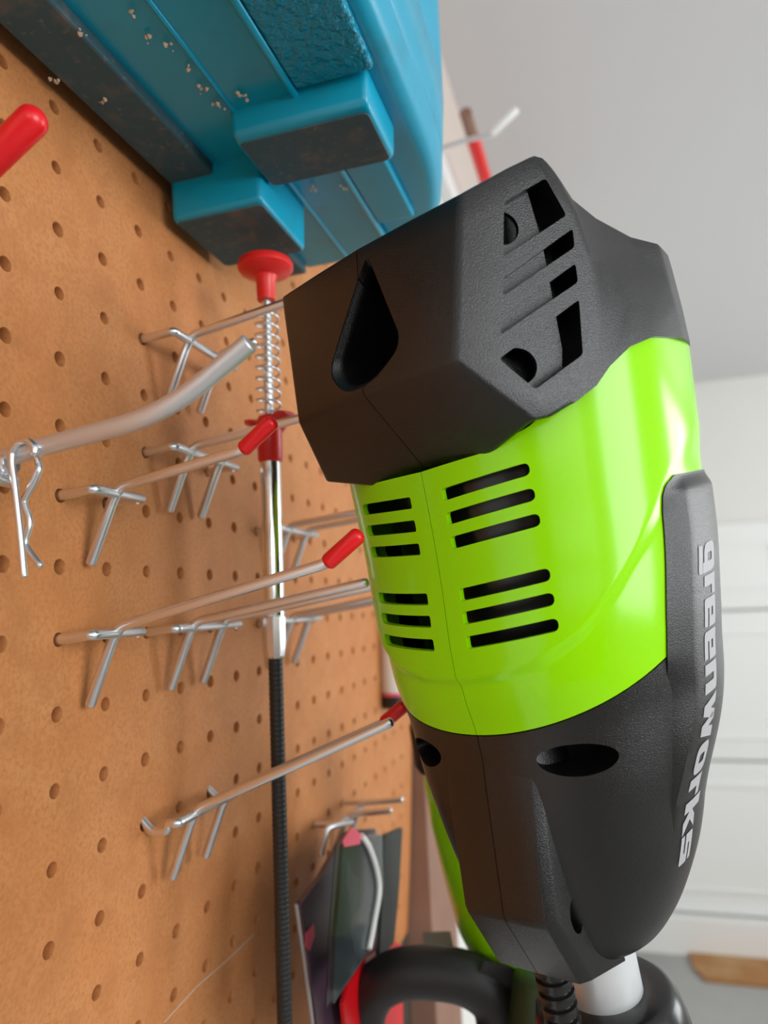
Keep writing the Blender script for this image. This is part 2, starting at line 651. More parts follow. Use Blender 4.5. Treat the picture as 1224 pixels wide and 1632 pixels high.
trim = thing('string_trimmer', 'lime green and black string trimmer motor head hanging with its shaft downward', 'string trimmer', tuple(W((0, -44, -300))))
GAP = 0.13
THS = [i * 1.5 for i in range(0, 81)] + [120 + 4 * i for i in range(1, 16)]
for side in (1, -1):
    mir = side < 0
    # ---- lime shell, 2 mm thick, with vent slots cut through it
    outer, inner = [], []
    NV = 84
    for i in range(NV + 1):
        ro, ri = [], []
        for th in THS:
            zb = z_cut(th) + 0.25
            zt = lerp_tab([(0, 37.8), (20, 38.6), (34, 43), (44, 49.5), (52, 55.5), (60, 61.8), (68, 65), (78, 67), (180, 67)], th)[0]
            z = zb + (zt - zb) * i / NV
            p = body_pt(th, z)
            q = body_pt(th, z, -2.2)
            ro.append((max(GAP, p[0]), p[1], z))
            ri.append((max(GAP, q[0]), q[1], z))
        outer.append(ro)
        inner.append(ri)
    m = len(THS)
    V = [p for r in outer for p in r] + [p for r in inner for p in r]
    off = (NV + 1) * m
    Fc = []
    for i in range(NV):
        for k in range(m - 1):
            Fc.append((i * m + k, i * m + k + 1, (i + 1) * m + k + 1, (i + 1) * m + k))
            Fc.append((off + i * m + k, off + (i + 1) * m + k, off + (i + 1) * m + k + 1, off + i * m + k + 1))
        for k in (0, m - 1):
            Fc.append((i * m + k, (i + 1) * m + k, off + (i + 1) * m + k, off + i * m + k))
    for k in range(m - 1):
        for i in (0, NV):
            Fc.append((i * m + k, i * m + k + 1, off + i * m + k + 1, off + i * m + k))
    shell = mk('motor_housing', *WV((V, Fc), mir), M['lime'], trim, smooth=40)
    cutters = []
    for zo in (30.8, 23.0, 15.2, -1.4, -8.7, -16.3):
        zi = zo - 2.0
        xi, xo, ht = 6.6, 35.2, 1.95
        poly = round_poly([(xi, zi - ht), (xo, zo - ht), (xo, zo + ht), (xi, zi + ht)], [0.8, 2.0, 2.0, 0.8], 4)
        cutters.append(WV(prism(poly, lambda p: (p[0], -24, p[1]), lambda p: (p[0], 15, p[1])), mir))
    cut(shell, cutters, M['lime'], 38)

    # ---- black lower housing
    loops = []
    NV = 60
    for i in range(NV + 1):
        loop = []
        for th in THS[::2] if THS[-1] == THS[::2][-1] else THS[::2] + [THS[-1]]:
            zt = z_cut(th) - 0.25
            zb = -131.0
            t = i / NV
            z = zt + (zb - zt) * (1 - (1 - t) ** 1.15)
            p = body_pt(th, z)
            loop.append((max(GAP, p[0]), p[1], z))
        loops.append(loop)
    low = mk('lower_housing', *WV(loft(loops), mir), M['black'], trim, smooth=30)
    # oval opening below the lime shell
    o0, n0 = Vector((29.3, -10.2, -58.2)), Vector((0.56, 0.82, -0.08)).normalized()
    uu = Vector((0.80, -0.57, -0.06))
    uu = (uu - n0 * uu.dot(n0)).normalized()
    ww = n0.cross(uu)
    ell = [(12.4 * math.cos(2 * math.pi * k / 40), 5.0 * math.sin(2 * math.pi * k / 40)) for k in range(40)]
    cutters = [WV(prism(ell, lambda p: tuple(o0 + uu * p[0] * 0.97 + ww * p[1] * 0.95 - n0 * 22), lambda p: tuple(o0 + uu * p[0] + ww * p[1] + n0 * 9)), mir)]
    cut(low, cutters, M['black'], 30)

    # ---- spine rib that runs down to the cable
    rows = [(-50, -4.2, -8.0, 16.9, -9.0, 17.4, -20), (-58, -1.9, -4.9, 16.6, -5.4, 17.6, -20), (-66, -0.6, -2.0, 16.2, -4.6, 18.4, -21), (-80, 1.0, 0.6, 15.6, -2.6, 17.8, -22),
            (-104.0, 3.9, 3.7, 15.0, 0.2, 17.2, -25), (-106.5, 3.4, 3.2, 14.9, -0.4, 17.2, -25), (-129, -7.2, -7.4, 15.0, -10.8, 17.6, -28)]
    loops = []
    for z, y0_, yt, xt, yc_, xc_, yb_ in rows:
        loops.append([(GAP, y0_, z), (xt * 0.5, y0_ * 0.7 + yt * 0.3, z), (xt, yt, z), (xc_, yc_, z), (xc_ + 3.2, yb_, z - 3), (GAP, yb_, z - 3)])
    rib = mk('spine_rib', *WV(loft(loops), mir), M['black'], trim)
    bevel_mesh(rib.data, 0.7, 2, 12, lambda e: all(abs((v_.co / S + Vector(trim['_o']) - A0).dot(E1)) < 0.3 for v_ in e.verts))
    o1 = Vector((18.6, -8.5, -107.5))
    ell = [(2.9 * math.cos(2 * math.pi * k / 28), 5.4 * math.sin(2 * math.pi * k / 28)) for k in range(28)]
    cutters = [WV(prism(ell, lambda p: (10, o1[1] + p[0], o1[2] + p[1]), lambda p: (30, o1[1] + p[0], o1[2] + p[1])), mir)]
    cut(rib, cutters, M['black'], 30)

    # ---- raised side panel that carries the lettering
    edge = [(-106, 69), (-60, 66), (-33, 67.5), (-12, 69), (7, 70.3), (14.5, 70.2), (17.5, 72), (20, 77)]
    corner = [(-106, 73), (-80, 70), (-65, 72.5), (-47, 76.6), (-28, 78.2), (-14, 79), (5, 80), (11, 79.5), (14.5, 79.5), (20, 84)]

    def panel_off(u, z):
        """u: 0 edge .. 1 corner .. 2 front corner .. 3 front edge"""
        fade = sstep(-100, -55, z)
        top = 1 - sstep(14.0, 20.0, z)
        hgt = (0.6 + 2.2 * top) * fade - 0.4 * (1 - fade)
        e0 = -0.5 + 1.1 * sstep(-46, -34, z)
        if u < 1:
            return e0 + (hgt - e0) * u
        if u < 2:
            return hgt - 0.3 * (u - 1) * top * fade
        return 0.6 + (hgt - 0.9) * (3 - u)

    def panel_pt(u, z, extra=0.0):
        e = lerp_tab(edge, z)[0]
        c_ = lerp_tab(corner, z)[0]
        if u < 1:
            th = e + (c_ - e) * u
        elif u < 2:
            th = c_ + (122 - c_) * (u - 1)
        else:
            th = 122 + 10 * (u - 2)
        lg = sstep(20, -20, z)
        p = body_pt(th, z, panel_off(u, z) + extra)
        return p

    us = [0, 0.25, 0.5, 0.75, 0.94, 1.0, 1.06] + [1.06 + 0.94 * k / 16 for k in range(1, 17)] + [2.3, 2.6, 3.0]
    zsr = [20.0, 19.6, 19, 18, 17, 16, 15, 14] + [14 - 2.0 * k for k in range(1, 61)]
    V, Fc = [], []
    for z in zsr:
        for u in us:
            V.append(panel_pt(u, z))
    m = len(us)
    nb = len(V)
    for z in zsr:
        for u in us:
            V.append(panel_pt(u, z, -panel_off(u, z) - 2.5))
    for i in range(len(zsr) - 1):
        for k in range(m - 1):
            Fc.append((i * m + k, i * m + k + 1, (i + 1) * m + k + 1, (i + 1) * m + k))
            Fc.append((nb + i * m + k, nb + (i + 1) * m + k, nb + (i + 1) * m + k + 1, nb + i * m + k + 1))
        for k in (0, m - 1):
            Fc.append((i * m + k, (i + 1) * m + k, nb + (i + 1) * m + k, nb + i * m + k))
    for k in range(m - 1):
        for i in (0, len(zsr) - 1):
            Fc.append((i * m + k, i * m + k + 1, nb + i * m + k + 1, nb + i * m + k))
    panel = mk('side_panel', *WV((V, Fc), mir), M['black'], trim, smooth=30)

    if not mir:
        # wide bold letters drawn as flat strokes: x along the word, y up the letter (x-height 1)
        LV, LF = [], []

        def poly(pts, x):
            n = len(LV)
            LV.extend((p[0] + x, p[1]) for p in pts)
            LF.append(tuple(range(n, n + len(pts))))

        def rc4(x0, y0, x1, y1, x, rr=(0, 0, 0, 0)):
            pts = round_poly([(x0, y0), (x1, y0), (x1, y1), (x0, y1)], list(rr), 3) if any(rr) else [(x0, y0), (x1, y0), (x1, y1), (x0, y1)]
            poly(pts, x)

        def ring(x0, y0, x1, y1, tx, ty, x):
            a = round_poly([(x0, y0), (x1, y0), (x1, y1), (x0, y1)], 0.36, 5)
            b = round_poly([(x0 + tx, y0 + ty), (x1 - tx, y0 + ty), (x1 - tx, y1 - ty), (x0 + tx, y1 - ty)], 0.07, 5)
            for k in range(len(a)):
                k2 = (k + 1) % len(a)
                poly([a[k], a[k2], b[k2], b[k]], x)

        x = 0.0
        for ch in 'greenworks':
            if ch == 'g':
                ring(0, 0, 1.02, 1, 0.36, 0.3, x)
                rc4(0.66, -0.12, 1.02, 0.6, x)
                rc4(0.04, -0.42, 1.02, -0.14, x, (0, 0.3, 0, 0))
            elif ch == 'r':
                rc4(0, 0, 0.38, 1, x)
                rc4(0.36, 0.68, 0.72, 1, x)
            elif ch == 'e':
                rc4(0, 0, 0.96, 0.27, x, (0.25, 0, 0, 0))
                rc4(0, 0.2, 0.36, 0.8, x)
                rc4(0.3, 0.38, 1.02, 0.56, x)
                rc4(0.66, 0.5, 1.02, 0.8, x)
                rc4(0, 0.74, 1.02, 1, x, (0, 0, 0.25, 0.25))
            elif ch == 'n':
                rc4(0, 0, 0.38, 1, x)
                rc4(0.36, 0.72, 1.02, 1, x, (0, 0, 0.22, 0))
                rc4(0.64, 0, 1.02, 0.8, x)
            elif ch == 'w':
                poly([(0, 1), (0.26, 0), (0.60, 0), (0.36, 1)], x)
                poly([(0.26, 0), (0.60, 0), (0.90, 1), (0.60, 1)], x)
                poly([(0.60, 1), (0.90, 0), (1.24, 0), (0.90, 1)], x)
                poly([(0.90, 0), (1.24, 0), (1.50, 1), (1.14, 1)], x)
            elif ch == 'o':
                ring(0, 0, 1.02, 1, 0.36, 0.3, x)
            elif ch == 'k':
                rc4(0, 0, 0.38, 1.36, x)
                poly([(0.36, 0.44), (0.60, 0.44), (1.08, 1), (0.66, 1), (0.36, 0.66)], x)
                poly([(0.36, 0.66), (0.36, 0.44), (0.68, 0), (1.12, 0), (0.66, 0.62)], x)
            elif ch == 's':
                rc4(0, 0, 1.0, 0.27, x, (0, 0.25, 0, 0))
                rc4(0.64, 0.2, 1.0, 0.5, x)
                rc4(0, 0.38, 1.0, 0.62, x)
                rc4(0, 0.5, 0.36, 0.8, x)
                rc4(0, 0.74, 0.98, 1, x, (0, 0, 0, 0.25))
            x += {'r': 0.80, 'w': 1.56, 'k': 1.16}.get(ch, 1.13)
        tm = bpy.data.meshes.new('tmp')
        tm.from_pydata([(a_, b_, 0) for a_, b_ in LV], [], LF)
        bm = bmesh.new()
        bm.from_mesh(tm)
        bpy.data.meshes.remove(tm)
        bmesh.ops.triangulate(bm, faces=bm.faces)
        for _ in range(4):
            le = [e for e in bm.edges if e.calc_length() > 0.2]
            if not le:
                break
            bmesh.ops.subdivide_edges(bm, edges=le, cuts=1)
            bmesh.ops.triangulate(bm, faces=bm.faces)
        xs = [q.co.x for q in bm.verts]
        x0, x1 = min(xs), max(xs)
        base_th = [(-104, 75.5), (-94, 76.5), (-78, 77.8), (-61, 80.0), (-52, 82.0), (-38, 84.0), (-27, 85.2), (-18, 86.0), (-4, 87.5)]
        V = []
        for q in bm.verts:
            z = -3.6 - (q.co.x - x0) / (x1 - x0) * 99.0
            a, b, yb = smooth_tab(BODY, z)
            sc = 10.6 if z > -30 else 10.6 - 2.6 * (-30 - z) / 74
            dth = math.degrees(q.co.y * sc / a)
            th = lerp_tab(base_th, z)[0] + dth
            c_ = lerp_tab(corner, z)[0]
            u = 1 + (th - c_) / (122 - c_)
            V.append(panel_pt(u, z, 0.15 + max(0.0, -panel_off(u, z))))
        Fc = [tuple(q.index for q in fc.verts) for fc in bm.faces]
        bm.free()
        mk('brand_lettering', *WV((V, Fc)), M['grey_print'], panel, recalc=False, base=Vector(trim['_o']))['label'] = 'grey greenworks lettering'

    # ---- angular black end cap
    c8 = []

    def ellp(th, sx, z):
        t = math.radians(th)
        return (max(GAP, 68.2 * sx * math.sin(t)), -66 + 67 * sx * math.cos(t), z)

    cols = [
        [(GAP, -6.5, 35.8), (GAP, 18.9, 63.6), (GAP, 13.4, 88), (GAP, 9.6, 103), (GAP, 7.5, 112.2)],
        [(22, -5.6, 36.4), (17, 18.0, 63.6), (18.5, 12.4, 88), (19.5, 8.7, 103), (20, 6.6, 112.2)],
        [(43.8, -1.3, 43.0), (33.5, 16.4, 63.4), (36.9, 10.9, 88), (39, 7.6, 103), (40.3, 5.5, 112)],
        [(46.6, -6.4, 43.2), (43.7, -0.9, 66), (46.5, -5.4, 90), (47.3, -6.4, 107.5), (48.6, -8.5, 118.7)],
        [(50.6, -13, 46.0), (50.9, -13.1, 68.5), (53.0, -16.4, 91), (53.2, -16.6, 108), (54.0, -17.5, 122.6)],
        [(55.7, -21.4, 50.7), (58.7, -26.2, 71), (59.7, -27.6, 91), (58.9, -26.2, 103), (56.0, -20.8, 121.4)],
        [(58.4, -27.5, 56.0), (61.6, -33.0, 73), (59.6, -33.0, 90.0), (58.0, -31.5, 103), (57.4, -30.0, 110.0)],
        [(62.6, -35.5, 61.2), (63.9, -40.0, 75), (61.0, -42.0, 88.5), (59.4, -42.0, 99.5), (58.6, -42, 106.0)],
        [(66.0, -48, 64.2), (66.3, -54.0, 76), (64.3, -58, 86.8), (63.0, -58.0, 95.5), (62.4, -58, 101.0)],
    ]
    for th, sx in ((92, 1), (102, 1), (114, 1), (128, 1), (144, 1), (160, 1), (180, 1)):
        zt4 = 98.2 + 0.07 * (ellp(th, 1, 0)[1] + 68)
        cols.append([ellp(th, 1.0, 64.5), ellp(th, 1.0, 76), ellp(th, 0.997, zt4 - 14), ellp(th, 0.994, zt4 - 7), ellp(th, 0.988, zt4)])
    loops = [[c_[r] for c_ in cols] for r in range(5)]
    v, f = loft(loops, caps=False)
    m = len(cols)
    # roof and floor as fans about an inner point
    v = [tuple(p) for p in v] + [(GAP, -45, 100.0), (GAP, -60, 64)]
    f += [(4 * m + k, 4 * m + (k + 1) % m, 5 * m) for k in range(m)]
    f += [((k + 1) % m, k, 5 * m + 1) for k in range(m)]
    # drop the wall made on the seam plane degenerate faces stay flat there
    cap = mk('end_cap', *WV((v, f), mir), M['black'], trim)
    def on_seam(e):
        q_ = [v_.co / S + Vector(trim['_o']) - A0 for v_ in e.verts]
        return all(abs(a_.dot(E1)) < 0.3 for a_ in q_) or all(a_.dot(E2) < 66 and a_.dot(E3) < -10 for a_ in q_)

    bevel_mesh(cap.data, 1.7, 3, 17, on_seam)
    nrm = Vector((1, 0.59, 0)).normalized()

    def vp(p, d):
        y, z = p
        x = 33.5 - 0.59 * (y - 16.4) + 0.0075 * (z - 63.4)
        return (x + nrm.x * d, y + nrm.y * d, z)

    wins = [[(-5.8, 108.0), (-19.3, 114.6), (-23.2, 102.9), (-2.4, 91.6)],
            [(-0.7, 85.2), (-24.2, 98.7), (-23.6, 92.9), (-0.2, 80.4)],
            [(1.9, 74.0), (-22.8, 88.0), (-22.4, 82.2), (2.8, 69.2)],
            [(4.6, 62.4), (-21.6, 77.0), (-19.3, 60.4), (-3.6, 52.2)]]
    cutters = []
    for wpoly in wins:
        rp = round_poly(wpoly, 1.1, 3)
        cutters.append(WV(prism(rp, lambda p: vp(p, -13), lambda p: vp(p, 6)), mir))
    tear = round_poly([(4.2, 108.0), (-15.6, 75.0), (-8.5, 66.3), (3, 65.8), (16.2, 74.5)], [4, 5, 5, 6, 6], 6)

    def tp(p, y, s):
        return (4.0 * 0 + (p[0] - 1) * s + 1, y, (p[1] - 80) * s + 80)

    def backy(p):
        return 18.6 - (p[1] - 63.6) * 0.2343 - 0.07 * abs(p[0])

    def chm(p, grow, dy):
        c_ = Vector((1.5, 80.0))
        d_ = (Vector(p) - c_)
        q_ = c_ + d_ + d_.normalized() * grow
        return (q_.x, backy(p) + dy, q_.y)

    tv2, tf2 = loft([[tp(p, -16, 0.92) for p in tear], [chm(p, -2.0, -3.4) for p in tear], [chm(p, -1.2, -1.4) for p in tear], [chm(p, 0.2, 0.0) for p in tear], [chm(p, 1.5, 8) for p in tear]])
    cutters.append(WV((tv2, tf2), False))
    cut(cap, cutters, M['black'], 30, True)
    # plate behind the vents with two round ports
    pl = [(8, 56), (-13.5, 50), (-16.5, 64), (-17.2, 98), (-15.8, 116), (2, 108), (8, 84)]
    plate = mk('vent_plate', *WV(prism(pl, lambda p: vp(p, -6.5), lambda p: vp(p, -5)), mir), M['black'], cap, base=Vector(trim['_o']))
    plate['_o'] = trim['_o']
    plate.parent = trim
    rings = []
    for cy_, cz_, rr in ((-6.0, 102.5, 5.2), (-2.6, 60.6, 5.6)):
        circ = [(cy_ + rr * math.cos(2 * math.pi * k / 30), cz_ + rr * math.sin(2 * math.pi * k / 30)) for k in range(30)]
        rings.append(WV(prism(circ, lambda p: vp(p, -8), lambda p: vp(p, -3)), mir))
    cut(plate, rings, M['black'], 30)

# motor core seen dark through the slots
core = [(0.93 * p[0], -60 + 0.0, p[2]) for p in ()]
mk('motor_core', *WV(lathe([(46, -44), (50, -40), (52, 60), (46, 66)], (0, -62, 0), (0, 0, 1), 40)), M['black_smooth'], trim, smooth=30)
# shaft tube, socket below it and corrugated cable
mk('shaft_tube', *WV(lathe([(13.6, -120), (13.6, -900)], (0, -44.3, 0), (0, 0, 1), 48)), M['silver'], trim, smooth=40)
mk('shaft_socket', *WV(lathe([(13.0, -163), (13.2, -156.5), (21.5, -155.5), (23.5, -156.5), (25.6, -160), (27.0, -166), (29.5, -185), (31, -210), (28, -260), (20, -275), (14, -280)], (0, -44.3, 0), (0, 0, 1), 56)), M['black_smooth'], trim, smooth=50)
prof = []
z = -124.0
while z > -330:
    prof += [(4.9, z), (4.9, z - 1.1), (6.0, z - 1.5), (6.2, z - 2.8), (6.0, z - 4.0)]
    z -= 4.4
mk('corrugated_cable', *WV(lathe(prof, (0.3, -15, 0), (0.0, 0.0, 1), 28)), M['black_smooth'], trim, smooth=50)

# ------------------------------------------------------------------ pegboard hooks
def hook(label, iy, iz, kind, arm_end, tilt, tip=10.0, tip_rise=0.75, wire=1.95, dz=0.0, group='zinc pegboard hooks', ends=None, dipped=False, drop=25.0, caps=True):
    """kind 1: one arm on a one-inch bracket, kind 2: two arms on a two-inch bracket"""
    y0, z0 = iy * P1, iz * P1 + dz
    span = P1 if kind == 1 else 2 * P1
    xb = 14.0
    t = thing('pegboard_hook', label, 'hook', (bow(z0), y0, z0), group)
    zb = z0 + 1.2
    def prong(yy):
        if dipped:
            return smooth_path([(-9, yy, z0 + 7), (-3, yy, z0 + 2), (2.5, yy, z0 - 2.2), (8, yy, z0 - 2.0), (xb - 4.2, yy, zb - 0.8)], 5)
        return bend_path([(-11, yy, z0 + 8), (-8, yy, z0), (4, yy, z0 + 0.2), (xb - 4.2, yy, zb - 0.3)], 4)

    # one wire comes out of its hole and bends round into the crossbar; the second prong meets the bar's far end
    mk('crossbar', *tube(prong(y0)[:-1] + bend_path([(xb - 4.2, y0, zb - 0.3), (xb, y0, zb), (xb, y0 + span + 2.5, zb)], 3.8, 8), 1.85, 12, dome=0.3), M['zinc'], t, smooth=50)
    mk('prong', *tube(prong(y0 + span) + [Vector((xb, y0 + span, zb - 0.6))], 1.75, 10), M['zinc'], t, smooth=50)
    ys = [y0 + 12.7] if kind == 1 else [y0 + 12.5, y0 + 38.5]
    for k, yy in enumerate(ys):
        xe = ends[k] if ends else arm_end
        ze = zb + 2.6 + (xe - xb) * tilt
        leg_b = (3.4, yy - 0.6, zb - drop)
        tl, tr = (tip, tip_rise) if caps is True or (caps and k in caps) else (3.0, tilt)
        path = bend_path([leg_b, (xb - 1.6, yy, zb - 2.2), (xb + 1.6, yy, zb + 2.4), (xe, yy, ze), (xe + tl, yy, ze + tl * tr)], 3.0, 5)
        arm = mk('arm', *tube(path, wire, 12, dome=0.6), M['zinc'], t, smooth=50)
        if not caps or (caps is not True and k not in caps):
            continue
        d = Vector((tip, 0, tip * tip_rise)).normalized()
        e = Vector((xe + tip, yy, ze + tip * tip_rise))
        st = Vector((xe, yy, ze)) + d * 1.0
        cp = mk('tip_cap', *tube([st, e + d * 1.2], 2.9, 14, dome=0.7), M['red'], arm, smooth=50, base=Vector(t['_o']))
    return t


hook('short zinc pegboard hook with red tip below the thick bent rod', 1, 1, 1, 66, 0.16)
hook('long single zinc pegboard hook with red tip crossing before the chrome tube', 1, -1, 1, 96, 0.215)
hook('double zinc pegboard hook under the teal case, behind the thick bent rod', 3, 4, 2, 76, 0.155, ends=[76, 30], tip=3, tip_rise=0.3, caps=False)
hook('double zinc pegboard hook level with the red collar of the pick-up claw', 3, 2, 2, 78, 0.12, ends=[76, 26], tip=3, tip_rise=0.3, caps=False)
hook('double zinc pegboard hook crossing the lower end of the chrome tube', 3, -1, 2, 89.5, 0.157, tip=3, tip_rise=0.3, caps=False)
hook('tilted double zinc pegboard hook crossing the black flexible cable', 3, -4, 2, 99, 0.40, dipped=True, ends=[97, 89], tip=8, caps=(1,))
hook('double zinc pegboard hook behind the middle of the chrome tube', 7, 1, 2, 84, 0.10, caps=False)
hook('double zinc pegboard hook behind the lower end of the chrome tube', 7, -1, 2, 84, 0.14, caps=False)
hook('double zinc pegboard hook carrying the blister packs', 10, -6, 2, 40, 0.10, caps=False, tip=6)
# hook whose red cap alone shows beside the teal case
tipa, tipb = on_y(-20, 262, -38), on_y(52, 192, -38)
t = thing('pegboard_hook', 'pegboard hook with fat bright red cap under the teal case', 'hook', (0, -38.0, tipa.z - 24), 'zinc pegboard hooks')
zz = tipa.z - 14
arm = mk('arm', *tube(bend_path([(-9, -38, zz + 6), (-7, -38, zz - 2), (tipa.x - 6, -38, tipa.z - 6), tuple(tipb)], 6), 1.7, 12), M['zinc'], t, smooth=50)
mk('tip_cap', *tube([tipa, tipb], 4.3, 20, dome=0.85), M['red'], arm, smooth=50, base=Vector(t['_o']))

# thick bent rod with hairpin clip
YR = -11.0
pts = [on_y(-70, 745, YR), on_y(30, 722, YR), on_y(262, 660, YR), on_y(398, 546, YR)]
zr = pts[0].z
t = thing('bent_rod_hook', 'thick bent grey metal rod projecting from the pegboard above the hooks', 'rod', (bow(zr), YR, zr))
path = bend_path([(-8, YR, zr - 3.0), tuple(pts[1]), tuple(pts[2]), tuple(pts[3])], 16, 10)
rod = mk('rod', *tube(path, 2.85, 20), M['alu'], t, smooth=50)
bevel_mesh(rod.data, 0.5, 2, 60)
g0, g1 = on_y(-40, 742, YR - 3), on_y(36, 743, YR + 1)
mk('collar', *tube([(g1.x - 11, YR, g1.z + 0.0), (g1.x - 4, YR, g1.z + 1.0), (g1.x - 3, YR, g1.z + 1.1)], [3.9, 3.9, 3.3], 20), M['zinc'], t, smooth=50)
mk('crossbar', *tube([(g1.x - 5, YR - 28, g1.z - 4.2), (g1.x - 5, YR + 3, g1.z - 4.2)], 2.0, 14), M['zinc'], t, smooth=50)
# hairpin: straight leg, round head over the rod, wavy leg
YH = YR - 3.4
hp = [(38, 918), (33, 860), (24, 780), (19, 742), (19, 722), (29, 706), (44, 703), (54, 712), (55, 722)]
p1 = [on_y(x_, y_, YH) for x_, y_ in hp]
p2 = [on_y(x_, y_, YR + 3.2) for x_, y_ in ((44, 727), (60, 734), (62, 748), (54, 768), (39, 796), (40, 808), (47, 833), (40, 862), (44, 876), (64, 902))]
t = thing('hairpin_clip', 'bright wire hairpin clip hanging on the thick bent rod', 'clip', tuple(p1[3]))
mk('straight_leg', *tube(smooth_path(p1[:5], 6) + smooth_path(p1[4:], 6)[1:], 1.12, 12, dome=0.6), M['zinc'], t, smooth=60)
mk('wavy_leg', *tube(smooth_path([p1[-1]] + p2[1:], 6), 1.12, 12, dome=0.6), M['zinc'], t, smooth=60)

# ------------------------------------------------------------------ flexible pick-up claw
YP = 122.0
top, bot = on_y(430, 440, YP), on_y(430, 1640, YP)


def pz(y_):
    return on_y(430, y_, YP)


t = thing('pickup_claw', 'flexible claw pick-up tool with red plunger, spring and chrome tube', 'pick-up tool', tuple(pz(880)))
dd = depth_p = -((pz(700) - C).dot(Vector((R[0][2], R[1][2], R[2][2]))))
k_ = abs(dd) / F       # mm per pixel at the tool


def pl_(y_px, r_px, dz=0.0):
    return (r_px * k_, pz(y_px).z + dz)


ax = Vector((0, 0, 1))
o2 = Vector((pz(700).x, YP, 0))


def vert_lathe(name, prof, m, parent, seg=32, smooth=40):
    return mk(name, *lathe([(r_ * k_, pz(y_).z) for r_, y_ in prof], o2, (0, 0, 1), seg), m, parent, smooth=smooth)


vert_lathe('plunger_button', [(14.5, 478), (15, 470), (16, 446), (19, 440), (40, 433), (45, 428), (45.5, 421), (43, 417), (30, 415)], M['redplastic'], t, 40, 35)
vert_lathe('plunger_rod', [(7.5, 668), (7.5, 475)], M['chrome'], t, 20)
sp = []
turns = 10
zt_, zb_ = pz(490).z, pz(662).z
for i in range(turns * 16 + 1):
    a = 2 * math.pi * i / 16
    sp.append(o2 + Vector((math.cos(a) * 19 * k_, math.sin(a) * 19 * k_, zt_ + (zb_ - zt_) * i / (turns * 16))))
mk('spring', *tube(sp, 0.62, 8), M['zinc'], t, smooth=60)
vert_lathe('red_collar', [(17, 737), (20, 732), (20, 690), (22, 676), (17, 664)], M['redplastic'], t, 32)
# two finger wings, swept up
for sgn in (-1, 1):
    Vw = []
    cz = pz(672).z
    d = Vector((0.93 * sgn, -0.36 * sgn, 0))
    e = Vector((0.36, 0.93, 0))
    loops = []
    for q, wd, th_, dz in ((4, 5.8, 3.4, -3.5), (7.5, 6.8, 2.4, 0.0), (11, 6.2, 1.7, 1.4), (14, 3.4, 1.0, 1.2)):
        c3 = o2 + d * q + Vector((0, 0, cz + dz))
        loops.append([c3 + e * wd * math.cos(a) + Vector((0, 0, th_ * math.sin(a))) for a in [2 * math.pi * k / 14 for k in range(14)]])
    mk('finger_wing', *loft(loops), M['redplastic'], t, smooth=50)
vert_lathe('chrome_tube', [(15.5, 1000), (16, 996), (16, 738), (15, 733)], M['chrome'], t, 36)
vert_lathe('ferrule', [(11, 1050), (14.5, 1046), (17, 1030), (17.5, 985), (15.5, 980)], M['zinc'], t, 10, 20)
prof = []
y_ = 1046.0
while y_ < 2300:
    prof += [(10.6, y_), (11.2, y_ + 2.0), (11.2, y_ + 5.0), (10.6, y_ + 7.0)]
    y_ += 8.0
vert_lathe('flexible_cable', prof, M['rubber'], t, 20, 60)

# ------------------------------------------------------------------ teal tool case
ZB = 183.5
case = thing('tool_case', 'dusty teal plastic tool case lying flat against the pegboard', 'tool case', (60, 60, ZB))
cy0, cy1 = -150.0, 214.0
H = 330.0


def plan(xo, inset=0.0, rad=34):
    """plan outline of the case at a given outer x"""
    return round_poly([(1.5, cy0), (xo, cy0), (xo, 146), (xo - 11, 192), (xo - 45, cy1 - inset), (1.5, cy1 - inset)], [2, 6, 34, 24, 24, 14], 8)


# main shell
loops = [[(p[0], p[1], z_) for p in plan(xo, ins)] for z_, xo, ins in
         ((ZB + 8, 114, 6), (ZB + 8.0, 116, 4), (ZB + 9.5, 119.5, 2), (ZB + 13, 122, 1), (ZB + 24, 123.5, 0.5), (ZB + 26, 121.5, 1), (ZB + 28, 123.6, 0.5),
          (ZB + 58, 126, 0), (ZB + 61, 123.5, 1), (ZB + 64, 126, 0), (ZB + H, 128, 0))]
shell = mk('case_shell', *loft(loops), M['teal'], case, smooth=50)
# wall-side skirt, dusty on its underside
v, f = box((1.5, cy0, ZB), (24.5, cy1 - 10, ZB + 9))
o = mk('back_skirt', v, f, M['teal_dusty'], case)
bevel_mesh(o.data, 1.2, 2)
# panels between beads
v, f = box((24.6, cy0, ZB + 5.0), (50.0, cy1 - 8, ZB + 10))
o = mk('bottom_strip', v, f, M['teal'], case)
for xb_, w_, hz in ((51.2, 1.1, 0.2), (78.6, 1.9, -1.0)):
    pth = [(xb_, cy0, ZB + 5.2 + hz * 0), (xb_, cy1 - 12, ZB + 5.2)]
    mk('bead', *tube(pth, w_, 10, dome=0.6), M['teal'], case, smooth=50)
v, f = box((52.3, cy0, ZB + 5.2), (77.0, cy1 - 8, ZB + 10))
mk('bottom_strip', v, f, M['teal'], case)
v, f = box((80.4, cy0, ZB + 4.4), (113.5, 62, ZB + 9))
o = mk('grained_panel', v, f, M['teal_grain'], case)
bevel_mesh(o.data, 1.5, 3)
v, f = join(box((80.4, 100, ZB + 4.0), (101, 172, ZB + 9)))
o = mk('bottom_strip', v, f, M['teal'], case)
bevel_mesh(o.data, 1.5, 3)


